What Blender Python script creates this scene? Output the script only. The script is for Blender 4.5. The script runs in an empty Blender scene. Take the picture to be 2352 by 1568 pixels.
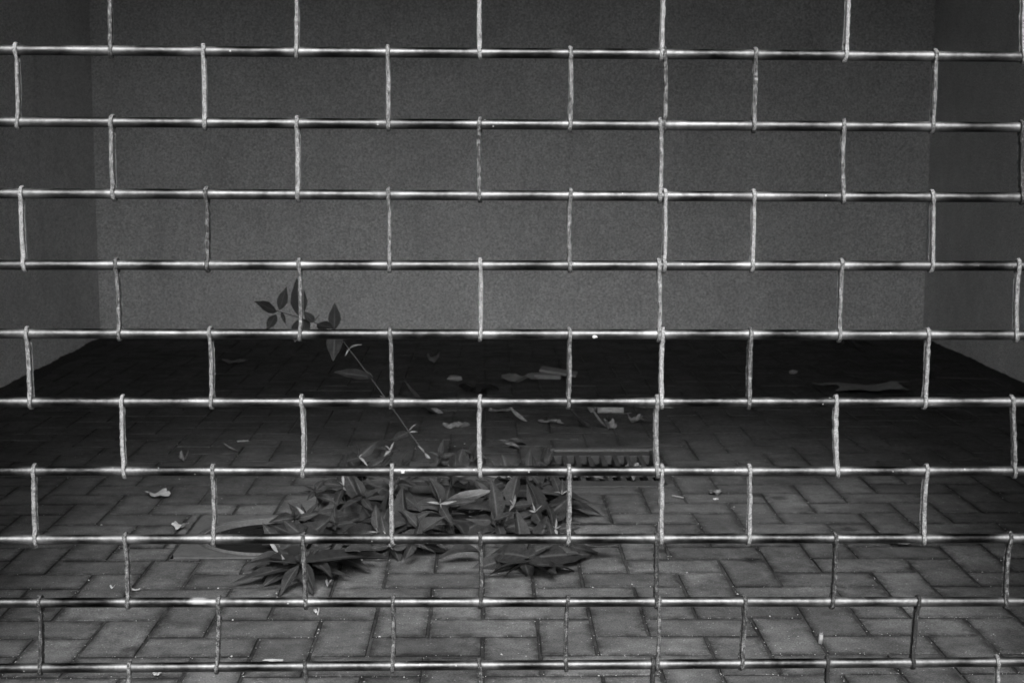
import bpy, bmesh, math, random
from math import radians, sin, cos, pi, sqrt
from mathutils import Vector, Matrix, noise

# ------------------------------------------------------------------ camera, world, sun, exposure
scene = bpy.context.scene
COL = scene.collection
F, CX, CY = 3430.0, 1176.0, 784.0            # focal length and image centre, in units of a 2352 px wide frame
EYE = Vector((0.0, 0.0, 0.94))
def cam_axes(pitch, yaw, roll):
    cy, sy, cp, sp = cos(yaw), sin(yaw), cos(pitch), sin(pitch)
    f = Vector((sy*cp, cy*cp, -sp)); r = Vector((cy, -sy, 0)); u = r.cross(f)
    cr, sr = cos(roll), sin(roll)
    return cr*r + sr*u, cr*u - sr*r, f
RIGHT, UP, FWD = cam_axes(radians(7.55), radians(0.97), radians(0.104))
cd = bpy.data.cameras.new('camera'); cam = bpy.data.objects.new('camera', cd); COL.objects.link(cam)
m = Matrix((RIGHT, UP, -FWD)).transposed().to_4x4(); m.translation = EYE
cam.matrix_world = m
cd.sensor_width = 36.0; cd.lens = 36.0*F/2352.0; cd.clip_start = 0.02; cd.clip_end = 2000
cd.dof.use_dof = True; cd.dof.focus_distance = 2.75; cd.dof.aperture_fstop = 9.0
scene.camera = cam

SUN_EL, SUN_AZ = radians(42), radians(-2)    # azimuth of the light source, behind the camera, a little to the left
world = bpy.data.worlds.new('World'); scene.world = world; world.use_nodes = True
wt = world.node_tree; wt.nodes.clear()
sky = wt.nodes.new('ShaderNodeTexSky'); sky.sky_type = 'NISHITA'; sky.sun_disc = False
sky.sun_elevation = SUN_EL; sky.sun_rotation = pi + SUN_AZ
sky.air_density = 1.0; sky.dust_density = 6.0; sky.ozone_density = 1.0
bw = wt.nodes.new('ShaderNodeRGBToBW')       # the photograph is black and white: the sky gives neutral light
bg = wt.nodes.new('ShaderNodeBackground'); bg.inputs['Strength'].default_value = 0.15
wo = wt.nodes.new('ShaderNodeOutputWorld')
wt.links.new(sky.outputs[0], bw.inputs[0]); wt.links.new(bw.outputs[0], bg.inputs['Color']); wt.links.new(bg.outputs[0], wo.inputs['Surface'])

sd = bpy.data.lights.new('sun', 'SUN'); sd.energy = 1.5; sd.angle = radians(18); sd.color = (1, 1, 1)
sun = bpy.data.objects.new('sun', sd); COL.objects.link(sun)
sdir = Vector((sin(SUN_AZ)*cos(SUN_EL), -cos(SUN_AZ)*cos(SUN_EL), sin(SUN_EL)))   # towards the sun
sun.rotation_euler = sdir.to_track_quat('Z', 'Y').to_euler(); sun.location = sdir*20
vs = scene.view_settings
vs.view_transform = 'Standard'; vs.look = 'None'; vs.gamma = 1.0; vs.use_curve_mapping = False
vs.exposure = 1.25
scene.cycles.use_denoising = True
scene.cycles.use_adaptive_sampling = True; scene.cycles.adaptive_threshold = 0.02
scene.cycles.max_bounces = 5; scene.cycles.diffuse_bounces = 3; scene.cycles.glossy_bounces = 1

# ------------------------------------------------------------------ helpers
rnd = random.Random(7)
def ray(px, py):
    return (RIGHT*((px-CX)/F) - UP*((py-CY)/F) + FWD)
def ground_at(px, py, z=0.0):
    d = ray(px, py); return EYE + d*((z-EYE.z)/d.z)
def at_depth(px, py, Y):
    d = ray(px, py); return EYE + d*(Y/d.y)
def tag(o, label=None, cat=None, group=None, kind=None):
    if label: o['label'] = label
    if cat: o['category'] = cat
    if group: o['group'] = group
    if kind: o['kind'] = kind
    return o
def empty(name, loc=(0, 0, 0)):
    o = bpy.data.objects.new(name, None); COL.objects.link(o); o.location = loc; o.empty_display_size = 0.05; return o
def mesh(name, verts, faces, mat=None, smooth=False):
    me = bpy.data.meshes.new(name); me.from_pydata([tuple(v) for v in verts], [], faces); me.update()
    if mat: me.materials.append(mat)
    if smooth: me.polygons.foreach_set('use_smooth', [True]*len(me.polygons))
    return me
def link(name, me, parent=None, loc=None, mw=None):
    o = bpy.data.objects.new(name, me); COL.objects.link(o)
    if parent is not None: o.parent = parent
    if loc is not None: o.location = loc
    if mw is not None: o.matrix_basis = mw
    return o
class MB:
    def __init__(s): s.v, s.f = [], []
    def add(s, v, f):
        n = len(s.v); s.v += [tuple(p) for p in v]; s.f += [tuple(i+n for i in q) for q in f]; return s
    def box(s, x0, x1, y0, y1, z0, z1):
        v = [(x, y, z) for z in (z0, z1) for y in (y0, y1) for x in (x0, x1)]
        return s.add(v, [(0, 2, 3, 1), (4, 5, 7, 6), (0, 1, 5, 4), (2, 6, 7, 3), (0, 4, 6, 2), (1, 3, 7, 5)])
    def bbox(s, x0, x1, y0, y1, z0, z1, b):        # box with chamfered top edge
        a = [(x0, y0, z0), (x1, y0, z0), (x1, y1, z0), (x0, y1, z0)]
        c = [(x0, y0, z1-b), (x1, y0, z1-b), (x1, y1, z1-b), (x0, y1, z1-b)]
        t = [(x0+b, y0+b, z1), (x1-b, y0+b, z1), (x1-b, y1-b, z1), (x0+b, y1-b, z1)]
        q = [(8, 9, 10, 11)]
        for i in range(4):
            j = (i+1) % 4; q += [(i, j, 4+j, 4+i), (4+i, 4+j, 8+j, 8+i)]
        return s.add(a+c+t, q)
    def tube(s, pts, rad, n=8, cap=True):
        pts = [Vector(p) for p in pts]; rings = []
        for i, p in enumerate(pts):
            t = (pts[min(i+1, len(pts)-1)] - pts[max(i-1, 0)]).normalized()
            a = t.cross(Vector((0, 0, 1)));  a = a.normalized() if a.length > 1e-4 else Vector((1, 0, 0))
            b = a.cross(t); r = rad[i] if hasattr(rad, '__len__') else rad
            rings.append([p + a*r*cos(2*pi*k/n) + b*r*sin(2*pi*k/n) for k in range(n)])
        v = [q for r in rings for q in r]; f = []
        for i in range(len(rings)-1):
            for k in range(n):
                f.append((i*n+k, i*n+(k+1) % n, (i+1)*n+(k+1) % n, (i+1)*n+k))
        if cap: f += [tuple(range(n))[::-1], tuple((len(rings)-1)*n+k for k in range(n))]
        return s.add(v, f)
    def build(s, name, mat, parent=None, smooth=False, loc=None):
        return link(name, mesh(name, s.v, s.f, mat, smooth), parent, loc)

# ------------------------------------------------------------------ materials (all neutral: a black-and-white photograph)
class Mat:
    def __init__(s, name):
        s.m = bpy.data.materials.new(name); s.m.use_nodes = True; s.t = s.m.node_tree
        s.b = s.t.nodes['Principled BSDF']
    def n(s, typ, **kw):
        nd = s.t.nodes.new(typ)
        for k, v in kw.items():
            if k in nd.inputs: nd.inputs[k].default_value = v
            else: setattr(nd, k, v)
        return nd
    def l(s, a, b): s.t.links.new(a, b)
    def coord(s, kind='Object'):
        return s.n('ShaderNodeNewGeometry').outputs['Position'] if kind == 'World' else s.n('ShaderNodeTexCoord').outputs[kind]
    def noise(s, co, scale, detail=4, rough=.6, dist=0):
        t = s.n('ShaderNodeTexNoise', Scale=scale, Detail=detail, Roughness=rough, Distortion=dist); s.l(co, t.inputs['Vector']); return t.outputs['Fac']
    def mapr(s, v, a, b, c, d, smooth=False):
        t = s.n('ShaderNodeMapRange'); t.clamp = True
        if smooth: t.interpolation_type = 'SMOOTHSTEP'
        for i, q in enumerate((a, b, c, d)): t.inputs[1+i].default_value = q
        s.l(v, t.inputs[0]); return t.outputs[0]
    def math(s, op, a, b=None, clamp=False):
        t = s.n('ShaderNodeMath'); t.operation = op; t.use_clamp = clamp
        for i, q in enumerate((a, b)):
            if q is None: continue
            if isinstance(q, (int, float)): t.inputs[i].default_value = q
            else: s.l(q, t.inputs[i])
        return t.outputs[0]
    def mix(s, fac, a, b):
        t = s.n('ShaderNodeMix'); t.data_type = 'FLOAT'
        for i, q in ((0, fac), (2, a), (3, b)):
            if isinstance(q, (int, float)): t.inputs[i].default_value = q
            else: s.l(q, t.inputs[i])
        return t.outputs[0]
    def set(s, base=None, rough=None, metal=None, spec=None, bump=None, bstr=.3, bdist=.001):
        for nm, q in (('Base Color', base), ('Roughness', rough), ('Metallic', metal), ('Specular IOR Level', spec)):
            if q is None: continue
            if isinstance(q, (int, float)):
                s.b.inputs[nm].default_value = (q, q, q, 1) if nm == 'Base Color' else q
            else: s.l(q, s.b.inputs[nm])
        if bump is not None:
            bn = s.n('ShaderNodeBump', Strength=bstr, Distance=bdist); s.l(bump, bn.inputs['Height']); s.l(bn.outputs[0], s.b.inputs['Normal'])
        return s.m

def mat_wall():
    M = Mat('painted_render'); co = M.coord('World')
    big = M.mapr(M.noise(co, .9, 4, .62), .3, .7, .92, 1.06)
    blot = M.mapr(M.noise(co, 5, 4, .75), .34, .68, .88, 1.05)
    fine = M.math('ADD', M.math('MULTIPLY', M.noise(co, 185, 0, .5), .5), M.math('MULTIPLY', M.noise(co, 330, 0, .5), .5))
    st = M.n('ShaderNodeMapping'); M.l(co, st.inputs[0]); st.inputs['Scale'].default_value = (9, 9, .5)
    streak = M.mapr(M.noise(st.outputs[0], 1, 4, .6), .55, .8, 1, .9)
    s2 = M.n('ShaderNodeMapping'); M.l(co, s2.inputs[0]); s2.inputs['Scale'].default_value = (1.6, 1.6, 17)
    scuff = M.math('MULTIPLY', M.mapr(M.noise(s2.outputs[0], 1, 3, .7), .62, .72, 0, .16), M.mapr(M.noise(co, 1.7, 2, .5), .5, .62, 0, 1))
    blot = M.math('SUBTRACT', blot, scuff)
    c = M.math('MULTIPLY', M.math('MULTIPLY', big, blot), M.math('MULTIPLY', streak, M.mapr(fine, .34, .66, .56, 1.44)))
    return M.set(M.math('MULTIPLY', c, .80), .75, spec=.25, bump=fine, bstr=.25, bdist=.002)
def dirt_shade_film(M, co, c):
    # dust levels out stone and joint alike; shade is painted in towards the back
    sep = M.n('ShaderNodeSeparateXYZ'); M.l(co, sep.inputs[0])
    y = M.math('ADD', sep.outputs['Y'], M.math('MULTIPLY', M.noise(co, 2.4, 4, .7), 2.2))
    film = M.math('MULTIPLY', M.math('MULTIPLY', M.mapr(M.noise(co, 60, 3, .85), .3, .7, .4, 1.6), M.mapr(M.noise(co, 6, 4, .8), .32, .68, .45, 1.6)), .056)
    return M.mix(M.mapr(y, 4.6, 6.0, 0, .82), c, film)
def mat_paver(src):
    M = Mat('concrete_paver_'+src); co = M.coord('World')
    a = M.n('ShaderNodeAttribute'); a.attribute_name = 'shade'; a.attribute_type = 'OBJECT' if src == 'object' else 'GEOMETRY'
    tone = M.mapr(a.outputs['Fac'], 0, 1, .78, 1.2)
    dirt = M.math('MULTIPLY', M.mapr(M.noise(co, 3.2, 4, .7), .36, .62, .62, 1.1), M.mapr(M.noise(co, 1.1, 3, .6), .36, .6, .72, 1.1))
    dirt2 = M.mapr(M.noise(co, 19, 4, .75), .32, .68, .62, 1.2)
    grain = M.mapr(M.noise(co, 300, 2, .8), .3, .7, .55, 1.45)
    vor = M.n('ShaderNodeTexVoronoi', Scale=120.0); M.l(co, vor.inputs['Vector'])
    wn = M.n('ShaderNodeTexWhiteNoise'); M.l(vor.outputs['Position'], wn.inputs['Vector'])
    speck = M.math('ADD', 1.0, M.math('MULTIPLY', M.mapr(vor.outputs['Distance'], .12, .22, 1.6, 0), M.mapr(wn.outputs['Value'], .8, .82, 0, 1)))
    c = M.math('MULTIPLY', M.math('MULTIPLY', tone, dirt), M.math('MULTIPLY', dirt2, grain))
    ed = M.n('ShaderNodeAttribute'); ed.attribute_name = 'edge'
    rim = M.math('MULTIPLY', M.mapr(ed.outputs['Fac'], 0, .9, 0, 1), M.mapr(M.noise(co, 26, 4, .8), .36, .56, 0, 1))
    c = M.math('MULTIPLY', M.math('MULTIPLY', c, M.mapr(rim, 0, 1, 1.08, .42)), M.mapr(ed.outputs['Fac'], 1.0, 1.7, 1.0, .3))
    c = M.math('MULTIPLY', M.math('MULTIPLY', c, speck), .118)
    v2 = M.n('ShaderNodeTexVoronoi', Scale=7.0); M.l(co, v2.inputs['Vector']); w2 = M.n('ShaderNodeTexWhiteNoise'); M.l(v2.outputs['Position'], w2.inputs['Vector'])
    blob = M.math('ADD', v2.outputs['Distance'], M.math('MULTIPLY', M.noise(co, 45, 3, .7), .25))
    c = M.math('MULTIPLY', c, M.math('SUBTRACT', 1.0, M.math('MULTIPLY', M.mapr(blob, .22, .34, .6, 0, True), M.mapr(w2.outputs['Value'], .72, .74, 0, 1))))
    c = dirt_shade_film(M, co, c)
    h = M.math('ADD', M.noise(co, 260, 3, .8), M.math('MULTIPLY', M.noise(co, 30, 3, .6), 1.5))
    return M.set(c, M.mapr(M.noise(co, 14, 3), .3, .7, .8, .95), spec=.12, bump=h, bstr=.6, bdist=.0018)
def mat_sand():
    M = Mat('joint_sand'); co = M.coord('World')
    g = M.noise(co, 420, 3, .9); c = M.math('MULTIPLY', M.mapr(g, .35, .8, .3, 1.6), M.mapr(M.noise(co, 11, 3, .7), .35, .7, .028, .10))
    return M.set(dirt_shade_film(M, co, c), .95, spec=.1, bump=g, bstr=1, bdist=.003)
def mat_plain(name, base, rough=.7, var=.25, scale=60, spec=.3, bstr=.4, bdist=.001, metal=0.0, kind='Object'):
    M = Mat(name); co = M.coord(kind)
    n1 = M.noise(co, scale, 5, .68); n2 = M.noise(co, scale*6, 2, .8)
    c = M.math('MULTIPLY', M.math('MULTIPLY', M.mapr(n1, .28, .72, 1-var, 1+var), M.mapr(n2, .25, .75, 1-var*.6, 1+var*.6)), base)
    return M.set(c, rough, metal, spec, bump=n1, bstr=bstr, bdist=bdist)
def mat_tube():
    M = Mat('galvanised_tube'); co = M.coord('World')
    a = M.n('ShaderNodeAttribute'); a.attribute_name = 'wear'
    n = M.noise(co, 38, 4, .65)
    st = M.n('ShaderNodeMapping'); M.l(co, st.inputs[0]); st.inputs['Scale'].default_value = (14, 60, 60)
    brush = M.noise(st.outputs[0], 1, 4, .7)
    w = M.math('ADD', a.outputs['Fac'], M.mapr(brush, .4, .8, -.15, .28)); w = M.math('ADD', w, M.mapr(n, .45, .8, 0, .25), True)
    vor = M.n('ShaderNodeTexVoronoi', Scale=85.0, Randomness=1.0); M.l(co, vor.inputs['Vector'])
    wn = M.n('ShaderNodeTexWhiteNoise'); M.l(vor.outputs['Position'], wn.inputs['Vector'])
    on = M.math('MULTIPLY', M.mapr(wn.outputs['Value'], .90, .905, 0, 1), M.mapr(vor.outputs['Distance'], .08, .13, 1, 0))
    sc = M.n('ShaderNodeAttribute'); sc.attribute_name = 'scuff'
    on = M.math('MAXIMUM', on, M.mapr(M.math('ADD', sc.outputs['Fac'], M.mapr(n, .3, .7, -.2, .2)), .3, .95, 0, .8))
    tn = M.n('ShaderNodeAttribute'); tn.attribute_name = 'tone'
    grime = M.mapr(M.noise(co, 24, 4, .75), .38, .66, .45, 1.15)
    dull = M.math('MULTIPLY', M.math('MULTIPLY', M.mapr(brush, .3, .75, .035, .105), tn.outputs['Fac']), grime)
    base = M.mix(on, M.mix(w, dull, M.math('MULTIPLY', grime, .165)), .20)
    return M.set(base, M.mix(w, M.mapr(brush, .3, .7, .33, .44), .52), M.mix(on, M.mix(w, 1.0, .80), 0.0), .5, bump=M.noise(co, 500, 2), bstr=.12, bdist=.0006)
def mat_link():
    M = Mat('weathered_strap'); co = M.coord('World')
    r = M.n('ShaderNodeAttribute'); r.attribute_name = 'rust_tone'; r.attribute_type = 'OBJECT'
    n1 = M.noise(co, 190, 4, .8); n2 = M.noise(co, 620, 2, .8)
    st = M.n('ShaderNodeMapping'); M.l(co, st.inputs[0]); st.inputs['Scale'].default_value = (420, 420, 60)
    n3 = M.noise(st.outputs[0], 1, 3, .7)
    f = M.math('ADD', M.math('MULTIPLY', n1, .6), M.math('MULTIPLY', n3, .4))
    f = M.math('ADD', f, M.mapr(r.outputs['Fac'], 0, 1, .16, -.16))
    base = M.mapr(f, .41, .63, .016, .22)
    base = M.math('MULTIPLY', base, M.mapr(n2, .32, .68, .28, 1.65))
    return M.set(base, .75, .15, .3, bump=M.math('ADD', n1, n2), bstr=.9, bdist=.0012)
def mat_leaf(name, lo, hi, dust):
    M = Mat(name); co = M.coord('World')
    n1 = M.noise(co, 60, 3, .7); n2 = M.noise(co, 420, 2, .85)
    oi = M.n('ShaderNodeObjectInfo')
    c = M.math('MULTIPLY', M.mapr(n1, .3, .7, lo, hi), M.mapr(oi.outputs['Random'], 0, 1, .75, 1.25))
    c = M.math('ADD', c, M.mapr(n2, .52, .75, 0, dust))
    rb = M.n('ShaderNodeAttribute'); rb.attribute_name = 'rib'
    c = M.math('ADD', c, M.mapr(rb.outputs['Fac'], .72, .95, 0, dust*1.1))
    m_ = M.set(c, .65, spec=.16, bump=M.noise(co, 260, 3), bstr=.4, bdist=.0008)
    return m_
W_WALL = mat_wall()
P_OBJ, P_GEO = mat_paver('object'), mat_paver('geometry')
SAND = mat_sand()
ASPHALT = mat_plain('asphalt', .07, .9, .3, 80, kind='World')
CONCRETE = mat_plain('concrete_collar', .075, .85, .3, 26, bstr=.7, bdist=.002, kind='World')
FACADE = mat_plain('facade_render', .30, .85, .15, 12, kind='World')
CEIL = mat_plain('ceiling_board', .08, .85, .1, 8, kind='World')
TUBE, LINKM = mat_tube(), mat_link()
STEEL = mat_plain('rail_steel', .32, .5, .2, 40, metal=.7, kind='World')
IRON = mat_plain('cast_iron', .045, .7, .45, 90, spec=.4, bstr=.8, bdist=.0015, kind='World')
IRONEDGE = mat_plain('scuffed_iron', .09, .6, .5, 120, spec=.5, bstr=.8, bdist=.001, kind='World')
LID = mat_plain('dark_lid', .012, .95, .3, 70, spec=.04, bstr=.4, kind='World')
RIM = mat_plain('lid_rim', .11, .6, .3, 120, kind='World')
MUD = mat_plain('dirt', .06, .95, .5, 90, spec=.1, bstr=1, bdist=.004, kind='World')
LEAF = mat_leaf('weed_leaf', .010, .028, .032)
LEAF_UNDER = mat_leaf('weed_leaf_underside', .10, .20, .12)
LEAF_TIP = mat_leaf('weed_young_leaf', .10, .22, .06)
STEM = mat_plain('weed_stem', .045, .7, .3, 300, kind='World')
DRY = mat_leaf('dead_leaf_pale', .07, .20, .07)
DRYD = mat_leaf('dead_leaf_dark', .035, .12, .05)
PAPER = mat_plain('pale_paper', .34, .8, .22, 70, kind='World')
PAPERD = mat_plain('grimy_paper', .16, .8, .3, 50, kind='World')
CARD = mat_plain('cardboard', .20, .8, .2, 45, kind='World')
FILMD = mat_plain('dark_plastic', .02, .4, .4, 60, spec=.4, kind='World')
FILMG = mat_plain('grey_plastic_sheet', .17, .55, .3, 60, spec=.4, kind='World')
STONE = mat_plain('pale_stone', .32, .85, .25, 120, kind='World')
WOOD = mat_plain('pale_wood', .25, .7, .25, 90, kind='World')

# ------------------------------------------------------------------ the setting
XL, XR, YB, YG = -1.857, 2.113, 7.15, 2.20       # side walls, rear wall, plane of the grille
ZC = 2.62                                          # ceiling
OX0, OX1, OZ = -0.94, 1.00, 2.14                   # opening that the grille closes, narrowed out of view to dim the sides
g = MB(); S = 60.0
g.add([(-S, -S, 0), (S, -S, 0), (S, S, 0), (-S, S, 0)], [(0, 1, 2, 3)])
tag(g.build('ground', ASPHALT, loc=(0, 0, -.45)), kind='structure')

st_ = MB()
for q in ((-S, S, -S, .9), (-S, XL-.05, .9, 1.46), (XR+.05, S, .9, 1.46)): st_.add([(q[0], q[2], 0), (q[1], q[2], 0), (q[1], q[3], 0), (q[0], q[3], 0)], [(0, 1, 2, 3)])
tag(st_.build('street', ASPHALT, loc=(0, 0, -.012)), kind='structure')

def wall(name, x0, x1, y0, y1, z0, z1, mat, label, cat='wall', kind=None, nseg=1):
    o = MB().box(x0, x1, y0, y1, z0, z1).build(name, mat); tag(o, label, cat, None, kind); return o
wall('rear_wall', XL-.2, XR+.2, YB, YB+.2, -.1, ZC, W_WALL, 'smooth light grey painted wall at the back of the recess')
wall('recess_side_wall', XL-.2, XL, YG+.27, YB-.002, -.1, ZC, W_WALL, 'dim grey painted side wall at the left edge of the picture')
wall('recess_side_wall', XR, XR+.2, YG+.27, YB-.002, -.1, ZC, W_WALL, 'dim grey painted side wall at the right edge of the picture')
tag(MB().box(XL-.2, XR+.2, YG+.02, YB+.2, ZC+.002, ZC+.2).build('ceiling', CEIL), kind='structure')
fb = MB(); yf, y0, y1 = 1.45, YG+.06, YG+.268       # unseen deep reveal before the grille, added to block light from the sides
fb.box(-7, OX0-.055, yf, y1, -.03, 6); fb.box(OX1+.055, 7, yf, y1, -.03, 6); fb.box(OX0-.054, OX1+.054, yf, y0-.17, 2.75, 6); fb.box(OX0-.054, OX1+.054, y0-.168, y1, OZ, 6)
tag(fb.build('facade', FACADE), 'unseen rendered street front round the opening, its deep reveal added to block light', 'facade')

# paved floor: sand bed plus single concrete pavers in ninety degree herringbone
U = 0.107; PX0, PY0 = -0.008, 3.096
c0, c1 = ground_at(360, 1284), ground_at(437, 1181)          # concrete collar of the round lid
MH = ground_at(622, 1229); MR = .160
hole1 = (MH.x-.205, MH.x+.205, MH.y-.198, MH.y+.200)
d0, d1 = ground_at(1226, 1117), ground_at(1547, 1031)        # drain
DX0, DX1, DY0, DY1 = ground_at(1258, 1075).x, ground_at(1530, 1075).x, ground_at(1380, 1116).y, ground_at(1380, 1030).y
hole2 = (DX0-.004, DX1+.004, DY0-.004, DY1+.004)
def subtract(r, h):
    x0, x1, y0, y1 = r; a0, a1, b0, b1 = h
    if x1 <= a0 or x0 >= a1 or y1 <= b0 or y0 >= b1: return [r]
    out = []
    if x0 < a0: out.append((x0, a0, y0, y1))
    if x1 > a1: out.append((a1, x1, y0, y1))
    xa, xb = max(x0, a0), min(x1, a1)
    if y0 < b0: out.append((xa, xb, y0, b0))
    if y1 > b1: out.append((xa, xb, b1, y1))
    return out
bed = MB()
for q in subtract((XL-.05, XR+.05, .9, YB+.05), (hole1[0]+.003, hole1[1]-.003, hole1[2]+.003, hole1[3]-.003)):
    for p in subtract(q, (hole2[0]+.003, hole2[1]-.003, hole2[2]+.003, hole2[3]-.003)):
        bed.add([(p[0], p[2], 0), (p[1], p[2], 0), (p[1], p[3], 0), (p[0], p[3], 0)], [(0, 1, 2, 3)])
floor = tag(bed.build('paving', SAND, loc=(0, 0, -.0026)), 'herringbone paving of worn grey concrete bricks behind the grille', None, None, 'structure')
rects = []
for ix in range(int((XL-PX0)/U)-3, int((XR-PX0)/U)+3):
    for iy in range(int((1.0-PY0)/U)-1, int((YB-PY0)/U)+3):
        k = (ix-iy+2) % 4
        if k == 0: r = (ix, ix+2, iy, iy+1)
        elif k == 3: r = (ix, ix+1, iy, iy+2)
        else: continue
        r = (PX0+r[0]*U, PX0+r[1]*U, PY0+r[2]*U, PY0+r[3]*U)
        if r[1] < XL or r[0] > XR or r[3] < 1.0 or r[2] > YB: continue
        r = (max(r[0], XL-.03), min(r[1], XR+.03), r[2], min(r[3], YB+.03))
        for q in subtract(r, hole1):
            for p in subtract(q, hole2):
                if p[1]-p[0] > .018 and p[3]-p[2] > .018: rects.append(p)
def in_frame(r):
    c = Vector(((r[0]+r[1])/2, (r[2]+r[3])/2, 0)) - EYE; z = c.dot(FWD)
    if z < .5: return None
    u, v = CX+F*c.dot(RIGHT)/z, CY-F*c.dot(UP)/z
    return z if (-60 < u < 2412 and v < 1640) else None
vis = sorted([(in_frame(r), r) for r in rects if in_frame(r)], key=lambda t: t[0])
near = set(r for _, r in vis[:300])
prnd = random.Random(3)
def paver_verts(sx, sy, rr):
    """one paver centred on the origin: worn arrises, a slightly uneven top; last value is the soiled edge band"""
    j = .0017 + rr.random()*.0012; hx, hy = sx/2-j, sy/2-j; b = .0018+rr.random()*.0012; g_ = min(.019, hx*.6, hy*.6)
    jit = lambda a: (rr.random()-.5)*a
    q4 = lambda o: [(-hx+o, -hy+o), (hx-o, -hy+o), (hx-o, hy-o), (-hx+o, hy-o)]
    v = [(x, y, -.06) for x, y in q4(0)] + [(x+jit(.002), y+jit(.002), -b) for x, y in q4(0)]
    v += [(x+jit(.0016), y+jit(.0016), -.0003+jit(.0008)) for x, y in q4(b)] + [(x+jit(.006), y+jit(.006), jit(.0010)) for x, y in q4(g_)]
    f = [(12, 13, 14, 15)]
    for i in range(4):
        k = (i+1) % 4
        f += [(i, k, 4+k, 4+i), (4+i, 4+k, 8+k, 8+i), (8+i, 8+k, 12+k, 12+i)]
    return v, f
EDGE = [2.0]*8+[1.0]*4+[0.0]*4
def edge_attr(me, n=1):
    e = me.attributes.new('edge', 'FLOAT', 'POINT'); e.data.foreach_set('value', EDGE*n)
variants = []
for i in range(10):
    v, f = paver_verts(2*U, U, prnd); variants.append(mesh('paver', v, f, P_OBJ)); edge_attr(variants[-1])
far = MB(); far_sh = []
for r in rects:
    sx, sy = r[1]-r[0], r[3]-r[2]; cx, cy = (r[0]+r[1])/2, (r[2]+r[3])/2
    z = prnd.gauss(0, .0006); tilt = (prnd.gauss(0, .004), prnd.gauss(0, .004)); sh = min(1, max(0, prnd.gauss(.5, .24)))
    whole = abs(sx*sy-2*U*U) < 1e-6
    M4 = Matrix.Translation((cx, cy, z)) @ Matrix.Rotation(tilt[0], 4, 'X') @ Matrix.Rotation(tilt[1], 4, 'Y') @ Matrix.Rotation(prnd.gauss(0, .006), 4, 'Z')
    if r in near:
        if whole:
            me = prnd.choice(variants); Mr = Matrix.Rotation((pi/2 if sy > sx else 0) + prnd.choice((0, pi)), 4, 'Z')
        else:
            v, f = paver_verts(sx, sy, prnd); me = mesh('paver', v, f, P_OBJ); edge_attr(me); Mr = Matrix.Identity(4)
        o = link('paver', me, floor, mw=Matrix.Translation((0, 0, .0026)) @ M4 @ Mr); o['shade'] = sh
    else:
        v, f = paver_verts(sx, sy, prnd); far.add([M4 @ Vector(p) for p in v], f); far_sh += [sh]*len(v)
fo = far.build('far_pavers', P_GEO, floor, loc=(0, 0, .0026)); fo['kind'] = 'stuff'
edge_attr(fo.data, len(far_sh)//16)
at = fo.data.attributes.new('shade', 'FLOAT', 'POINT'); at.data.foreach_set('value', far_sh)

# dirt swept against the walls, fine grit on the joints
db = MB(); dr = random.Random(5)
def berm(p0, p1, inward, wmin, wmax):
    n = int((p1-p0).length/.03); ring = []
    for i in range(n+1):
        p = p0.lerp(p1, i/n); k = noise.noise(p*3.1)*.5+.5; w = wmin+(wmax-wmin)*k*(.7+.6*dr.random()); hgt = .25*w
        ring.append([p - inward*.01 + Vector((0, 0, hgt)), p + inward*w*.35 + Vector((0, 0, hgt*.8*(.8+.4*dr.random()))), p + inward*w*.75 + Vector((0, 0, hgt*.3)), p + inward*w*1.15 + Vector((0, 0, -.006))])
    v = [q for r in ring for q in r]; f = [(i*4+j, (i+1)*4+j, (i+1)*4+j+1, i*4+j+1) for i in range(n) for j in range(3)]
    db.add(v, f)
berm(Vector((XL, 2.6, 0)), Vector((XL, YB, 0)), Vector((1, 0, 0)), .025, .09)
berm(Vector((XR, 2.6, 0)), Vector((XR, YB, 0)), Vector((-1, 0, 0)), .025, .09)
berm(Vector((XL, YB, 0)), Vector((XR, YB, 0)), Vector((0, -1, 0)), .02, .10)
tag(db.build('swept_dirt', MUD, smooth=True), 'dark dirt gathered along the foot of the recess walls', 'dirt', None, 'stuff')

gb = MB(); gr = random.Random(12)
def grain(x, y, s, z=0):
    q = Matrix.Rotation(gr.random()*6.28, 3, 'Z'); a = .6+.8*gr.random()
    v = [q @ Vector((s*a, 0, 0)), q @ Vector((-s*.5, s*.8, 0)), q @ Vector((-s*.6, -s*.7, 0)), q @ Vector((s*.1, 0, s*.9))]
    gb.add([(p.x+x, p.y+y, p.z+z) for p in v], [(0, 1, 3), (1, 2, 3), (2, 0, 3)])
for i in range(2600):
    y = 2.35 + (gr.random()**2.0)*2.4; x = gr.uniform(-1.3, 1.4)
    if gr.random() < .8:                                  # roll into the nearest joint
        if gr.random() < .5: x = PX0 + round((x-PX0)/U)*U + gr.gauss(0, .004)
        else: y = PY0 + round((y-PY0)/U)*U + gr.gauss(0, .004)
    grain(x, y, gr.uniform(.0007, .0017) if gr.random() < .95 else gr.uniform(.002, .0032), -.0005)
tag(gb.build('grit', STONE), 'fine pale grit scattered over the paving and its joints', 'grit', None, 'stuff')

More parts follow.
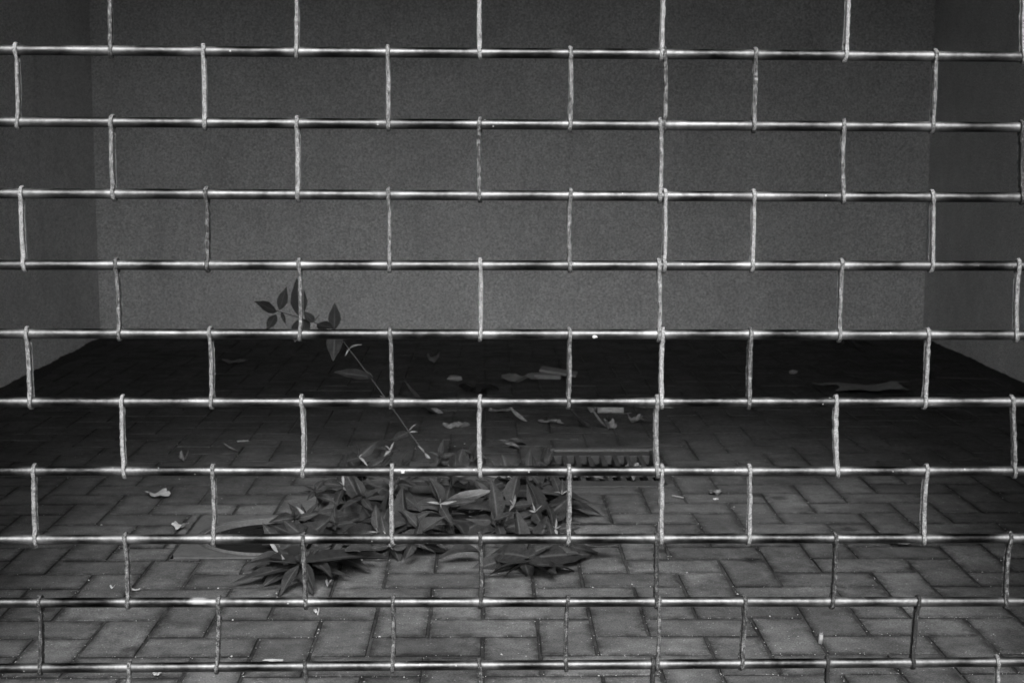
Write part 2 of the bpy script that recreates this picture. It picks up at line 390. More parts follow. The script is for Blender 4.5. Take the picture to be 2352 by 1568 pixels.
# ------------------------------------------------------------------ round lid in its concrete collar
lid = tag(empty('inspection_cover', (MH.x, MH.y, 0)), 'round dark inspection cover in a square concrete collar beside the weeds', 'manhole cover')
def ring(mb, r0, r1, z0, z1, n=64, wob=0):
    v, f = [], []
    for k in range(n):
        a = 2*pi*k/n; e = wob*noise.noise(Vector((cos(a)*3, sin(a)*3, r0*9)))
        for r, z in ((r0, z0), (r0, z1), (r1+e, z1), (r1+e, z0)): v.append((r*cos(a), r*sin(a), z))
    for k in range(n):
        j = (k+1) % n
        for q in range(4): f.append((k*4+q, j*4+q, j*4+(q+1) % 4, k*4+(q+1) % 4))
    return mb.add(v, f)
cb = MB(); n = 64; hx0, hx1, hy0, hy1 = hole1[0]-MH.x+.002, hole1[1]-MH.x-.002, hole1[2]-MH.y+.002, hole1[3]-MH.y-.002
v = []
for k in range(n):
    a = 2*pi*k/n; c, s_ = cos(a), sin(a)
    t = min((hx1 if c > 0 else hx0)/c if abs(c) > 1e-6 else 9, (hy1 if s_ > 0 else hy0)/s_ if abs(s_) > 1e-6 else 9)
    i0 = .178 + .004*noise.noise(Vector((c*4, s_*4, 1)))
    v += [(i0*c, i0*s_, -.006), (i0*c*1.01, i0*s_*1.01, .0005), (t*c*.99, t*s_*.99, .001+.0015*noise.noise(Vector((c*5, s_*5, 2)))), (t*c, t*s_, -.03)]
f = []
for k in range(n):
    j = (k+1) % n
    for q in range(3): f.append((k*4+q, j*4+q, j*4+q+1, k*4+q+1))
cb.add(v, f).build('collar', CONCRETE, lid, smooth=False)
ring(MB(), .163, .1785, -.02, -.004, wob=.001).build('mortar_joint', MUD, lid)
ring(MB(), MR-.001, .1640, -.03, .0015).build('rim', RIM, lid, smooth=False)
v = [(0, 0, -.011)] + [(MR*cos(2*pi*k/n)*.999, MR*sin(2*pi*k/n)*.999, -.012) for k in range(n)]
MB().add(v, [(0, 1+k, 1+(k+1) % n) for k in range(n)]).build('lid', LID, lid)

# ------------------------------------------------------------------ gully grate
dr_ = tag(empty('drain_grate', ((DX0+DX1)/2, (DY0+DY1)/2, 0)), 'rectangular slotted iron drain grate behind the weeds', 'drain grate')
ox, oy = (DX0+DX1)/2, (DY0+DY1)/2; X0, X1, Y0, Y1 = DX0-ox, DX1-ox, DY0-oy, DY1-oy
fr = MB(); w = .022
fr.bbox(X0, X1, Y1-w, Y1, -.05, .002, .003)
fr.build('frame_edge', IRONEDGE, dr_); MB().bbox(X0, X1, Y0, Y0+w, -.05, -.001, .003).build('frame_edge', IRON, dr_)
MB().bbox(X0, X0+w, Y0+w+.001, Y1-w-.001, -.05, 0, .003).build('frame_edge', IRON, dr_)
MB().bbox(X1-w, X1, Y0+w+.001, Y1-w-.001, -.05, 0, .003).build('frame_edge', IRON, dr_)
sl0, sl1 = ground_at(1278, 1060).x-ox, ground_at(1502, 1060).x-ox
ya, yb = ground_at(1380, 1043).y-oy, ground_at(1380, 1100).y-oy; ym = (ya+yb)/2
gx0, gx1, gy0, gy1 = X0+w+.002, X1-w-.002, Y0+w+.002, Y1-w-.002
def cross(a, b): MB().bbox(gx0, gx1, a, b, -.03, -.004, .002).build('cross_bar', IRON, dr_)
cross(ya, gy1); cross(gy0, yb); cross(ym-.012, ym+.012)
pitch = (sl1-sl0)/7.6
for half in ((yb+.0005, ym-.0125), (ym+.0125, ya-.0005)):
    for k in range(9):
        xa = sl0 - pitch*.45 + k*pitch; xb = xa+pitch*.40
        if k == 0: xa = gx0
        if k == 8: xb = gx1
        MB().bbox(xa, xb, half[0], half[1], -.03, -.0045+(k % 3)*.0005, .002).build('bar', IRON, dr_)
pit = MB(); a0, a1, b0, b1 = X0+.004, X1-.004, Y0+.004, Y1-.004
pit.add([(a0, b0, -.03), (a1, b0, -.03), (a1, b1, -.03), (a0, b1, -.03), (a0, b0, -.4), (a1, b0, -.4), (a1, b1, -.4), (a0, b1, -.4)], [(0, 1, 5, 4), (1, 2, 6, 5), (2, 3, 7, 6), (3, 0, 4, 7), (4, 5, 6, 7)])
pit.build('gully_pot', LID, dr_)

# ------------------------------------------------------------------ roller grille
grille = tag(empty('roller_grille', (0, YG, 0)), 'brick-pattern roller grille of galvanised tubes joined by rusty strap links', 'roller grille')
SR = 2352/3000.0
TUBES = [[(0, 146.7), (1500, 156), (3000, 167)], [(0, 357), (1500, 365), (3000, 373)], [(0, 566), (1500, 574), (3000, 577)], [(0, 775), (1500, 779), (3000, 778)],
         [(0, 978), (1000, 977), (2000, 978), (3000, 983)], [(0, 1177), (1000, 1177), (2000, 1177), (3000, 1178)], [(0, 1380), (1000, 1378), (2000, 1380), (3000, 1379.6)],
         [(0, 1580.7), (1000, 1575), (2000, 1578), (3000, 1576)], [(0, 1765), (1000, 1761), (2000, 1763), (3000, 1761)], [(0, 1957), (1000, 1950), (2000, 1943), (3000, 1937)]]
LINKS = {-1: [(253, 255), (680, 682), (1103, 1102), (1522, 1518), (1947, 1940), (2354, 2350)],
 0: [(38, 42), (468, 471), (891, 892), (1310, 1309), (1527, 1526), (1735, 1731), (2147, 2140)],
 1: [(258, 263), (683, 685), (1102, 1102), (1517, 1516), (1937, 1936), (2345, 2345)],
 2: [(50, 57), (475, 478), (893, 895), (1309, 1308), (1526, 1524), (1731, 1727), (2140, 2138)],
 3: [(268, 275), (688, 690), (1103, 1103), (1513, 1513), (1932, 1927), (2337, 2332)],
 4: [(64, 72), (484, 487), (896, 899), (1307, 1305), (1522, 1520), (1723, 1719), (2131, 2123)],
 5: [(282, 287), (694, 697), (1102, 1103), (1508, 1509), (1920, 1923), (2324, 2329)],
 6: [(79, 83), (490, 492), (900, 901), (1307, 1305), (1520, 1518), (1721, 1719), (2127, 2120)],
 7: [(289, 295), (697, 703), (1103, 1104), (1507, 1507), (1918, 1910), (2318, 2308)],
 8: [(92, 94), (503, 499), (903, 902), (1303, 1300), (1514, 1510), (1710, 1702), (2107, 2095)],
 9: [(297, 300), (701, 702), (1101, 1102), (1499, 1498), (1900, 1900), (2290, 2288)]}
TR = .0075
def fit(pts):
    q = [at_depth(x*SR, y*SR, YG) for x, y in pts]; n = len(q)
    mx = sum(p.x for p in q)/n; mz = sum(p.z for p in q)/n
    s = sum((p.x-mx)*(p.z-mz) for p in q)/sum((p.x-mx)**2 for p in q)
    return mz-s*mx, s
rows = {k: fit(t) for k, t in enumerate(TUBES)}
for k in range(-1, -13, -1): rows[k] = (rows[k+1][0]+.1027, rows[k+1][1]*.8)
rows[10] = (.047, 0.0)
def tz(k, x): a, s = rows[k]; return a+s*x
P2, X00 = .2669, -.6772
grnd = random.Random(21)
allinks = {}
for k in range(-12, 10):
    out = []
    for (a, b) in LINKS.get(k, []):
        xa = EYE.x; ta = at_depth(a, CY, YG).x
        # horizontal place of the link at the height of each tube
        def xat(px, kk):
            p = at_depth(px, 784, YG)
            for _ in range(3):
                c = Vector((p.x, YG, tz(kk, p.x)))-EYE; v = CY-F*c.dot(UP)/c.dot(FWD); p = at_depth(px, v, YG)
            return p.x
        out.append((xat(a, k), xat(b, k+1)))
    lo = min([q[0] for q in out], default=1e9); hi = max([q[0] for q in out], default=-1e9)
    base = X00 + (P2/2 if k % 2 else 0)
    for i in range(-5, 12):
        x = base+P2*i + grnd.gauss(0, .002)
        if OX0-.02 < x < OX1+.02 and (not out or x < lo-.1 or x > hi+.1): out.append((x, x+grnd.gauss(0, .002)))
    if not LINKS.get(k): 
        if k % 2 == 0: out.append((.2255, .2255))
    allinks[k] = out
# tubes
NS = 20
for k in sorted(rows):
    if k == 10: continue
    xs_l = [q[1] for q in allinks.get(k-1, [])] + [q[0] for q in allinks.get(k, [])]
    xs = set([OX0-.03, OX1+.03]); x = OX0-.03
    while x < OX1+.03: xs.add(round(x, 4)); x += .02
    for q in xs_l:
        for d in (-.035, -.022, -.013, -.006, 0, .006, .013, .022, .035): xs.add(round(q+d, 4))
    xs = sorted(t for t in xs if OX0-.031 < t < OX1+.031); v, f, wr, sg = [], [], [], []
    cuts = sorted(xs_l); tone = [grnd.uniform(.28, 1.0) for _ in range(len(cuts)+1)]
    amp = [grnd.uniform(.6, 1.2) for _ in xs_l]; wid = [grnd.uniform(.016, .042) for _ in xs_l]
    for x in xs:
        wv = 0
        for q, a_, w_ in zip(xs_l, amp, wid):
            d = abs(x-q)
            if d < .12: wv = max(wv, a_*math.exp(-(d/w_)**1.3))
        tn = tone[sum(1 for c_ in cuts if c_ < x)]
        sag = .0006*noise.noise(Vector((x*1.7, k*3.3, 0)))
        for i in range(NS):
            a = 2*pi*i/NS; v.append((x, TR*cos(a), tz(k, x)+sag+TR*sin(a))); wr.append(min(1, wv)); sg.append(tn)
    for i in range(len(xs)-1):
        for j in range(NS): f.append((i*NS+j, (i+1)*NS+j, (i+1)*NS+(j+1) % NS, i*NS+(j+1) % NS))
    me = mesh('tube', v, f, TUBE, True)
    if k == 8:
        q0, q1 = at_depth(435, 1382, YG).x, at_depth(482, 1382, YG).x; a2 = me.attributes.new('scuff', 'FLOAT', 'POINT')
        a2.data.foreach_set('value', [max(0.0, 1.0-abs((p[0]-(q0+q1)/2)/((q1-q0)*.62))**2)*(1.0 if p[2] > tz(k, p[0])-.001 else 0.0) for p in v])
    at = me.attributes.new('wear', 'FLOAT', 'POINT'); at.data.foreach_set('value', wr)
    a3 = me.attributes.new('tone', 'FLOAT', 'POINT'); a3.data.foreach_set('value', sg)
    link('tube', me, grille)
# strap links: a flattened loop of strip metal round two tubes, with a folded web between its strands
HN = .1025
def strap(seed):
    rr = random.Random(seed); half = HN/2; ri = TR+.0026; mb = MB()
    path = []                                     # (y, z, width factor)
    pinch = rr.uniform(.0052, .0068); pb = rr.uniform(.0050, .0068); wmid = rr.uniform(.0028, .0037)
    def strand(sgn, z0, z1, pin):
        for i in range(1, 22):
            t = i/22; z = z0+(z1-z0)*t; e = min(t, 1-t); s = min(1, e/.17); s = s*s*(3-2*s)
            path.append((sgn*(ri*(1-s)+pin*s), z, .0029+(wmid-.0029)*s))
    for i in range(11): a = pi*i/10; path.append((ri*cos(a), half+ri*sin(a), .0029))
    strand(-1, half, -half, pinch)
    for i in range(11): a = pi+pi*i/10; path.append((ri*cos(a), -half+ri*sin(a), .0029))
    strand(1, -half, half, pb)
    n = len(path); v = []; th = .0011; off = Vector((rr.random()*50, 0, 0)); bow = rr.gauss(0, .0012)
    for i, (y, z, wd) in enumerate(path):
        p0, p1 = path[i-1], path[(i+1) % n]; t = Vector((0, p1[0]-p0[0], p1[1]-p0[1])).normalized(); nn = Vector((0, t.z, -t.y))
        nz = lambda q, s: noise.noise(Vector((q*7, y*230, z*230))*.9+off)*s
        bx = bow*(1-(z/half)**2) + nz(0, .0007)
        wl, wr_ = wd*(1+nz(1, .42)), wd*(1+nz(2, .42)); tt = th*(1+nz(3, .5))
        for sx, o_ in ((-wl, -tt), (-wl*.8, tt), (-wl*.2, tt*(1.25+nz(4, .3))), (wr_*.35, tt*(1.2+nz(5, .35))), (wr_*.85, tt), (wr_, -tt)):
            v.append(Vector((bx+sx, y, z))+nn*o_)
    f = [(i*6+j, i*6+(j+1) % 6, ((i+1) % n)*6+(j+1) % 6, ((i+1) % n)*6+j) for i in range(n) for j in range(6)]
    mb.add(v, f)
    gap = rr.uniform(.0012, .0022); z0, z1 = -half+ri+.006, half-ri-.006; m_ = 14; v = []
    for i in range(m_+1):
        z = z0+(z1-z0)*i/m_; bx = bow*(1-(z/half)**2); e = .0006*noise.noise(Vector((z*300, seed, 0)))
        for sx, y in ((-1, -1), (1, -1), (1, 1), (-1, 1)): v.append((bx+sx*(.0021+e), y*(min(pinch, pb)-gap)+e, z))
    f = [(i*4+j, i*4+(j+1) % 4, (i+1)*4+(j+1) % 4, (i+1)*4+j) for i in range(m_) for j in range(4)]
    mb.add(v, f+[(3, 2, 1, 0), tuple(m_*4+j for j in range(4))])
    me = mesh('link', mb.v, mb.f, LINKM, True); return me
straps = [strap(i) for i in range(14)]
for k in sorted(allinks):
    for (xa, xb) in allinks[k]:
        z0, z1 = tz(k, xa), (tz(k+1, xb) if k < 9 else rows[10][0]); L = sqrt((z0-z1)**2+(xa-xb)**2)
        M4 = Matrix.Translation(((xa+xb)/2, grnd.gauss(0, .0006), (z0+z1)/2)) @ Matrix.Rotation(math.atan2(xa-xb, z0-z1), 4, 'Y') @ Matrix.Rotation(grnd.gauss(0, .05), 4, 'Z') @ Matrix.Diagonal((1, 1, L/HN, 1))
        o = link('link', grnd.choice(straps), grille, mw=M4)
        rust_tone = grnd.gauss(.36, .14) + (.30 if k >= 7 else 0)*grnd.uniform(.7, 1.2)      # random rust per link, the lowest rows set darker
        o['rust_tone'] = max(0.0, min(1.0, rust_tone))
for px, py, k, sd_ in ((926, 1083, 6, 3), (1366, 772, 4, 5)):
    p = at_depth(px, py, YG-TR); bm = bmesh.new(); bmesh.ops.create_icosphere(bm, subdivisions=2, radius=1)
    for v_ in bm.verts: v_.co = v_.co*(1+.5*noise.noise(v_.co*1.7+Vector((sd_*3, 0, 0)))); v_.co = Vector((v_.co.x*.0042, v_.co.y*.0014, v_.co.z*.0034))
    me = bpy.data.meshes.new('dropping'); bm.to_mesh(me); bm.free(); me.materials.append(PAPER); o = link('dropping', me, grille, loc=(p.x, -TR*.88, p.z))
MB().bbox(OX0-.03, OX1+.03, -.012, .012, -.025, .030, .003).build('bottom_rail', STEEL, grille)
for x, s in ((OX0, 1), (OX1, -1)):
    r = MB(); r.box(min(x-.045*s, x-.041*s), max(x-.045*s, x-.041*s), -.03, .03, -.028, OZ); r.box(min(x-.041*s, x+.02*s), max(x-.041*s, x+.02*s), -.03, -.026, -.028, OZ); r.box(min(x-.041*s, x+.02*s), max(x-.041*s, x+.02*s), .026, .03, -.028, OZ)
    r.build('guide_rail', STEEL, grille)
MB().bbox(OX0-.05, OX1+.05, -.135, -.112, OZ-.02, OZ+.30, .003).build('roller_box', STEEL, grille)

# ------------------------------------------------------------------ weeds
lrnd = random.Random(31)
def leaf_mesh(wid, droop, fold, twist, mat, nseg=8, serr=0.0, seed=0):
    v, f = [], []; rr = random.Random(seed)
    for i in range(nseg+1):
        t = i/nseg; hw = wid*(sin(pi*min(1, t**.80))**1.15)*(1-.15*t) if 0 < t < 1 else 0.0
        hw = max(hw, .012 if t < .5 else .001)
        y = t; z = .10*t-droop*t*t; tw = twist*t + .06*noise.noise(Vector((t*4, seed, 0)))
        e = serr*(1 if i % 2 else -1)
        for s in (-1, -.5, 0, .5, 1):
            x = s*(hw+(e if abs(s) == 1 else 0)); zz = fold*abs(s)*hw + .02*noise.noise(Vector((s*2, t*6, seed)))*(abs(s))
            v.append((x*cos(tw), y, z+zz+x*sin(tw)))
    for i in range(nseg):
        for j in range(4): f.append((i*5+j, i*5+j+1, (i+1)*5+j+1, (i+1)*5+j))
    me = mesh('leaf', v, f, mat, True); rb = me.attributes.new('rib', 'FLOAT', 'POINT'); rb.data.foreach_set('value', [0, 0, 1, 0, 0]*(nseg+1)); return me
BIG = [leaf_mesh(.165+.03*(i % 3), .10+.13*(i % 5), .2+.2*(i % 3), (-.5, .2, .6, -.1)[i % 4], LEAF, serr=.006, seed=i) for i in range(12)]
UND = [leaf_mesh(.17, -.10, .2, .8, LEAF_UNDER, seed=40+i) for i in range(3)]
TIP = [leaf_mesh(.10+.02*(i % 2), .02+.25*(i % 3), .35, .2*(i-1), LEAF_TIP, nseg=6, seed=60+i) for i in range(4)]
def leaf_at(parent, origin, p, d, L, meshes, up=Vector((0, 0, 1)), roll=0, wscale=1.0, name='leaf'):
    d = d.normalized(); x = d.cross(up); x = x.normalized() if x.length > 1e-4 else Vector((1, 0, 0)); z = x.cross(d)
    R3 = Matrix((x, d, z)).transposed().to_4x4() @ Matrix.Rotation(roll, 4, 'Y')
    return link(name, lrnd.choice(meshes), parent, mw=Matrix.Translation(p-origin) @ R3 @ Matrix.Diagonal((L*wscale, L, L, 1)))
def bez(a, b, c, n):
    return [(a*(1-t)**2 + b*2*t*(1-t) + c*t*t) for t in [i/n for i in range(n+1)]]
def shoot(root, origin, base, tip, L, pairs, az=None, tipL=.030, spread=1.0):
    mid = (base+tip)/2 + Vector((lrnd.gauss(0, .012), .02, .03)); pts = bez(base, mid, tip, 8)
    MB().tube([p-origin for p in pts], [.0026-.0015*i/8 for i in range(9)], 6).build('stem', STEM, root, True)
    az = lrnd.uniform(0, pi) if az is None else az
    A = Vector((lrnd.gauss(0, .22), -.72+lrnd.gauss(0, .12), .70)).normalized()      # shoots lean out towards the light
    e1 = Vector((1, 0, 0)); e1 = (e1-A*e1.dot(A)).normalized(); e2 = A.cross(e1)
    def dirv(a, el, p, ll):
        d = (e1*cos(a)+e2*sin(a))*cos(el)+A*sin(el)
        low = (.006-p.z)/ll
        if d.z < low: d.z = low; d.normalize()
        return d
    for i in range(pairs):
        t = .30+.68*(i/max(1, pairs-1))**.9; k = min(7, int(t*8)); p = pts[k].lerp(pts[k+1], t*8-k)
        a = az+(pi/2)*i + lrnd.gauss(0, .15); el = radians(-12+36*t) + lrnd.gauss(0, .12)
        ll = L*1.22*(1.05-.5*t*t)*lrnd.uniform(.65, 1.2)
        for s in (0, pi):
            leaf_at(root, origin, p, dirv(a+s, el, p, ll), ll*lrnd.uniform(.9, 1.05), BIG, up=A, roll=lrnd.gauss(0, .4), wscale=spread*lrnd.uniform(.8, 1.15))
    a = az+pi/2*pairs; young = TIP if lrnd.random() < .55 else BIG
    for s in (0, pi):
        leaf_at(root, origin, tip, dirv(a+s, radians(38)+lrnd.gauss(0, .2), tip, .03), tipL*lrnd.uniform(.7, 1.5), young, up=A, roll=lrnd.gauss(0, .5))
    for s in (pi/2, -pi/2):
        leaf_at(root, origin, tip, dirv(a+s, radians(62), tip, .03), tipL*lrnd.uniform(.3, .8), young, up=A)
def plant(name, label, basepx, shoots, litter=0, group='self-sown leafy weeds by the drain'):
    b = ground_at(*basepx); root = tag(empty(name, b), label, 'weed', group)
    for s in shoots:
        px, py, Y, L, pairs = s[:5]; az = s[5] if len(s) > 5 else None
        tip = at_depth(px, py, Y); tip.z = max(tip.z, .025)
        base = b.lerp(Vector((tip.x, tip.y+.6*tip.z, 0)), .75); base.z = -.004
        shoot(root, b, base, tip, L, pairs, az)
    for i in range(litter):
        a = lrnd.uniform(0, 2*pi); r = lrnd.uniform(.01, .10); p = b+Vector((cos(a)*r*1.3, sin(a)*r, lrnd.uniform(.015, .05)))
        leaf_at(root, b, p, Vector((cos(a), sin(a), lrnd.uniform(-.15, .15))), lrnd.uniform(.07, .11), BIG, roll=lrnd.gauss(0, .3))
    return root, b
plant('leafy_weed', 'low spreading dark weed in front of the round cover', (690, 1318),
      [(663, 1335, 3.14, .105, 3, .5), (690, 1300, 3.20, .115, 3, .2), (750, 1298, 3.25, .11, 3, .9), (640, 1282, 3.28, .11, 3), (705, 1325, 3.16, .09, 2, 1.2)], 8)
plant('leafy_weed', 'weed with pale curled tips overhanging the right edge of the round cover', (715, 1240),
      [(677, 1190, 3.42, .08, 3, .3), (704, 1192, 3.45, .075, 3), (724, 1128, 3.62, .08, 3), (770, 1205, 3.42, .09, 3)], 6)
r_, b_ = plant('leafy_weed', 'tallest bushy weed with a large star of leaves at its top', (850, 1215),
      [(832, 1140, 3.50, .115, 4, .55), (868, 1222, 3.36, .09, 3), (824, 1050, 3.85, .10, 4), (897, 1035, 3.90, .085, 4), (915, 1110, 3.65, .10, 4), (790, 1115, 3.68, .10, 4), (895, 1255, 3.30, .09, 3)], 9)
r_, b_ = plant('leafy_weed', 'bushy weed in the middle of the clump with a pale upturned leaf', (1020, 1200),
      [(1010, 1157, 3.48, .105, 4, .1), (934, 1203, 3.38, .09, 3), (966, 1222, 3.32, .09, 3), (1010, 1048, 3.88, .09, 4), (1084, 1046, 3.90, .09, 4), (1040, 1090, 3.72, .10, 4), (950, 1245, 3.28, .08, 2)], 9)
leaf_at(r_, b_, at_depth(1018, 1152, 3.52), Vector((1, -.25, .10)), .125, UND, roll=-.5).data = UND[0]
r_, b_ = plant('leafy_weed', 'weed with speckled leaves and a scrap of litter at its foot', (1140, 1215),
      [(1121, 1143, 3.55, .09, 4, .75), (1131, 1196, 3.40, .085, 3, .2), (1165, 1095, 3.72, .10, 4), (1180, 1160, 3.50, .10, 4)], 6)
leaf_at(r_, b_, at_depth(1112, 1088, 3.74), Vector((.8, -.5, -.25)), .115, UND, roll=.2)
plant('leafy_weed', 'rightmost bushy weed reaching over the edge of the drain grate', (1250, 1190),
      [(1229, 1176, 3.48, .095, 4, .35), (1257, 1070, 3.85, .09, 4), (1240, 1118, 3.68, .11, 4), (1290, 1135, 3.62, .09, 4), (1275, 1215, 3.38, .09, 3), (1205, 1080, 3.82, .09, 3)], 8)
plant('leafy_weed', 'low rosette weed nearest the grille, in front of the clump on bare paving', (1225, 1292),
      [(1206, 1288, 3.24, .11, 3, .25), (1222, 1264, 3.28, .10, 3), (1270, 1262, 3.32, .11, 2, .1)], 4)
def gleaf(root, b, a, e, ws=1.0):                # one broad leaf from a to e, each (px, py, height above the paving)
    A, B = ground_at(*a), ground_at(*e); d = B-A
    leaf_at(root, b, A, d, d.length, BROAD, up=Vector((0, -.35, 1)), roll=lrnd.gauss(0, .25), wscale=ws)
BROAD = [leaf_mesh(.16+.02*i, .06+.05*i, .25, .15*(i-1), LEAF, serr=.006, seed=120+i) for i in range(4)]
weeds = sorted([o for o in bpy.data.objects if o.name.startswith('leafy_weed')], key=lambda o: o.name)
for w_, a, ends in ((weeds[0], (690, 1292, .07), ((535, 1343, .006), (565, 1292, .02), (640, 1362, .006), (722, 1360, .010), (808, 1331, .006), (862, 1283, .02), (770, 1262, .04), (610, 1262, .04))),
                    (weeds[6], (1208, 1286, .05), ((1113, 1318, .006), (1152, 1322, .005), (1278, 1318, .010), (1362, 1272, .012), (1330, 1300, .008), (1120, 1262, .03), (1292, 1255, .03))),
                    (weeds[2], (945, 1235, .06), ((893, 1276, .006), (1000, 1272, .008), (925, 1282, .006), (1062, 1256, .01))),
                    (weeds[1], (690, 1225, .06), ((595, 1240, .03), (620, 1205, .05), (680, 1262, .02)))):
    bb = w_.location.copy()
    for e in ends:
        a_ = (a[0]+lrnd.gauss(0, 9), a[1]+lrnd.gauss(0, 5), a[2]*lrnd.uniform(.45, 1.1)); gleaf(w_, bb, a_, e, lrnd.uniform(.75, 1.2))
# the single tall stem that arches up in front of the rear wall
tb = ground_at(1008, 1128)
tall = tag(empty('tall_weed', tb), 'single thin weed stem arching up against the pale rear wall', 'weed', 'self-sown leafy weeds by the drain')
nodes = [(1008, 1128, 3.98), (975, 1040, 4.02), (940, 992, 4.06), (893, 925, 4.10), (851, 866, 4.14), (803, 803, 4.18), (770, 757, 4.2), (722, 741, 4.22), (690, 730, 4.24), (640, 715, 4.26), (632, 712, 4.27)]
tp = [at_depth(*q) for q in nodes]; tp[0].z = -.004
MB().tube([p-tb for p in tp], [.0022, .0020, .0018, .0017, .0016, .0015, .0014, .0013, .0012, .0011, .0009], 7).build('stem', STEM, tall, True)
def lpx(a, b, meshes, ws=1.0, roll=0):
    A, B = at_depth(*a), at_depth(*b); d = B-A
    up = (EYE-A).normalized()*.8+Vector((0, 0, .6)); L = d.length
    leaf_at(tall, tb, A, d, L, meshes, up=up, roll=roll, wscale=ws)
FLAT = [leaf_mesh(.215, .03, .12, .1, LEAF, serr=.005, seed=80+i) for i in range(3)]
for a, b, ws in (((636, 716, 4.26), (581, 694, 4.22), 1.15), ((642, 712, 4.26), (659, 659, 4.28), 1.1), ((690, 728, 4.24), (681, 638, 4.26), 1.05),
                 ((634, 722, 4.26), (612, 762, 4.22), 1.1), ((646, 716, 4.26), (656, 746, 4.24), .7), ((690, 730, 4.24), (706, 775, 4.2), 1.5),
                 ((722, 741, 4.22), (696, 716, 4.24), 1.35), ((728, 744, 4.22), (768, 757, 4.18), 1.35), ((768, 757, 4.2), (769, 695, 4.22), 1.15),
                 ((770, 760, 4.2), (765, 833, 4.14), 1.1), ((690, 732, 4.24), (677, 790, 4.2), 1.2), ((856, 866, 4.14), (762, 858, 4.08), .7), ((940, 992, 4.06), (900, 1012, 4.0), .9)):
    lpx(a, b, FLAT, ws)
for a, b in (((803, 800, 4.18), (823, 786, 4.16)), ((803, 800, 4.18), (793, 813, 4.16)), ((722, 741, 4.22), (727, 724, 4.2)), ((720, 742, 4.22), (712, 758, 4.2)), ((897, 925, 4.1), (868, 908, 4.08)),
             ((940, 990, 4.06), (948, 973, 4.04)), ((940, 992, 4.06), (962, 993, 4.04)), ((975, 1040, 4.02), (962, 1022, 4.0)), ((975, 1040, 4.02), (995, 1062, 4.0)), ((858, 868, 4.14), (838, 852, 4.1))):
    lpx(a, b, TIP, 1.0)

# ------------------------------------------------------------------ litter on the paving
def sheet_mesh(w, d, seed, mat, curl=.1, crumple=.12, nx=7, ny=6, thick=.0006, ragged=.18):
    rr = random.Random(seed); off = Vector((seed*3.7, seed*1.3, 0)); top, bot, f = [], [], []
    zmin = 9
    P = []
    for j in range(ny+1):
        for i in range(nx+1):
            u, v = i/nx*2-1, j/ny*2-1; a = math.atan2(v, u)
            k = 1+ragged*noise.noise(Vector((cos(a)*1.6, sin(a)*1.6, 0))+off)*1.6
            x, y = u*w/2*k, v*d/2*k; s = min(w, d)
            z = s*(curl*(u*u*rr.choice((1, 1))) + crumple*noise.noise(Vector((u*1.3, v*1.3, 5))+off)*2)
            P.append(Vector((x, y, z))); zmin = min(zmin, z)
    P = [p-Vector((0, 0, zmin)) for p in P]; n = len(P)
    v = [p+Vector((0, 0, thick)) for p in P]+P
    idx = lambda i, j: j*(nx+1)+i
    for j in range(ny):
        for i in range(nx):
            q = (idx(i, j), idx(i+1, j), idx(i+1, j+1), idx(i, j+1)); f += [q, tuple(n+t for t in q[::-1])]
    bd = [idx(i, 0) for i in range(nx)]+[idx(nx, j) for j in range(ny)]+[idx(i, ny) for i in range(nx, 0, -1)]+[idx(0, j) for j in range(ny, 0, -1)]
    for a, b in zip(bd, bd[1:]+bd[:1]): f.append((a, n+a, n+b, b))
    return mesh('sheet', v, f, mat, False)
def put(name, me, px, py, label, cat, rot=0, z=.002, group=None, pitchx=0):
    p = ground_at(px, py); o = link(name, me); o.location = (p.x, p.y, z); o.rotation_euler = (pitchx, 0, rot)
    return tag(o, label, cat, group)
def scrap(px, py, w, d, label, mat=PAPER, name='paper_scrap', cat='paper', rot=0, curl=.12, crumple=.10, z=.002, group='litter on the paving', ragged=.25):
    put(name, sheet_mesh(w, d, len(bpy.data.objects) % 977, mat, curl, crumple, ragged=ragged), px, py, label, cat, rot, z, group)
def deadleaf(px, py, L, label, mat=DRY, rot=0, droop=-.6, wid=.2, roll=.3, z=.004):
    me = leaf_mesh(wid, droop, .6, .9, mat, seed=len(bpy.data.objects) % 911); me.name = 'dead_leaf'
    p = ground_at(px, py); o = link('dead_leaf', me); o.matrix_basis = Matrix.Translation((p.x, p.y, z)) @ Matrix.Rotation(rot, 4, 'Z') @ Matrix.Rotation(roll, 4, 'Y') @ Matrix.Diagonal((L, L, L, 1)) @ Matrix.Translation((0, -.5, 0))
    tag(o, label, 'leaf', 'litter on the paving')
def stone_mesh(s, seed, mat, sq=.6):
    bm = bmesh.new(); bmesh.ops.create_icosphere(bm, subdivisions=2, radius=1)
    for v in bm.verts:
        v.co *= 1+.35*noise.noise(v.co*1.3+Vector((seed*5, 0, 0))); v.co = Vector((v.co.x*s*1.3, v.co.y*s, v.co.z*s*sq))
    me = bpy.data.meshes.new('stone'); bm.to_mesh(me); bm.free(); me.materials.append(mat); return me
def stone(px, py, s, label, mat=STONE, sq=.6, name='pebble', cat='stone', rot=0):
    put(name, stone_mesh(s, len(bpy.data.objects) % 97, mat, sq), px, py, label, cat, rot, s*sq*.8, 'litter on the paving')
def stick(px0, py0, px1, py1, r, label, name='stick', cat='stick', mat=WOOD, z=None):
    a, b = ground_at(px0, py0), ground_at(px1, py1); a.z = b.z = (r if z is None else z)+.002; c = (a+b)/2
    pts = [a.lerp(b, i/5)-c + Vector((0, 0, .15*r*sin(i*2))) for i in range(6)]
    o = MB().tube(pts, [r*.8, r, r, r, r*.9, r*.6], 6).build(name, mat); o.location = c; tag(o, label, cat, 'litter on the paving')

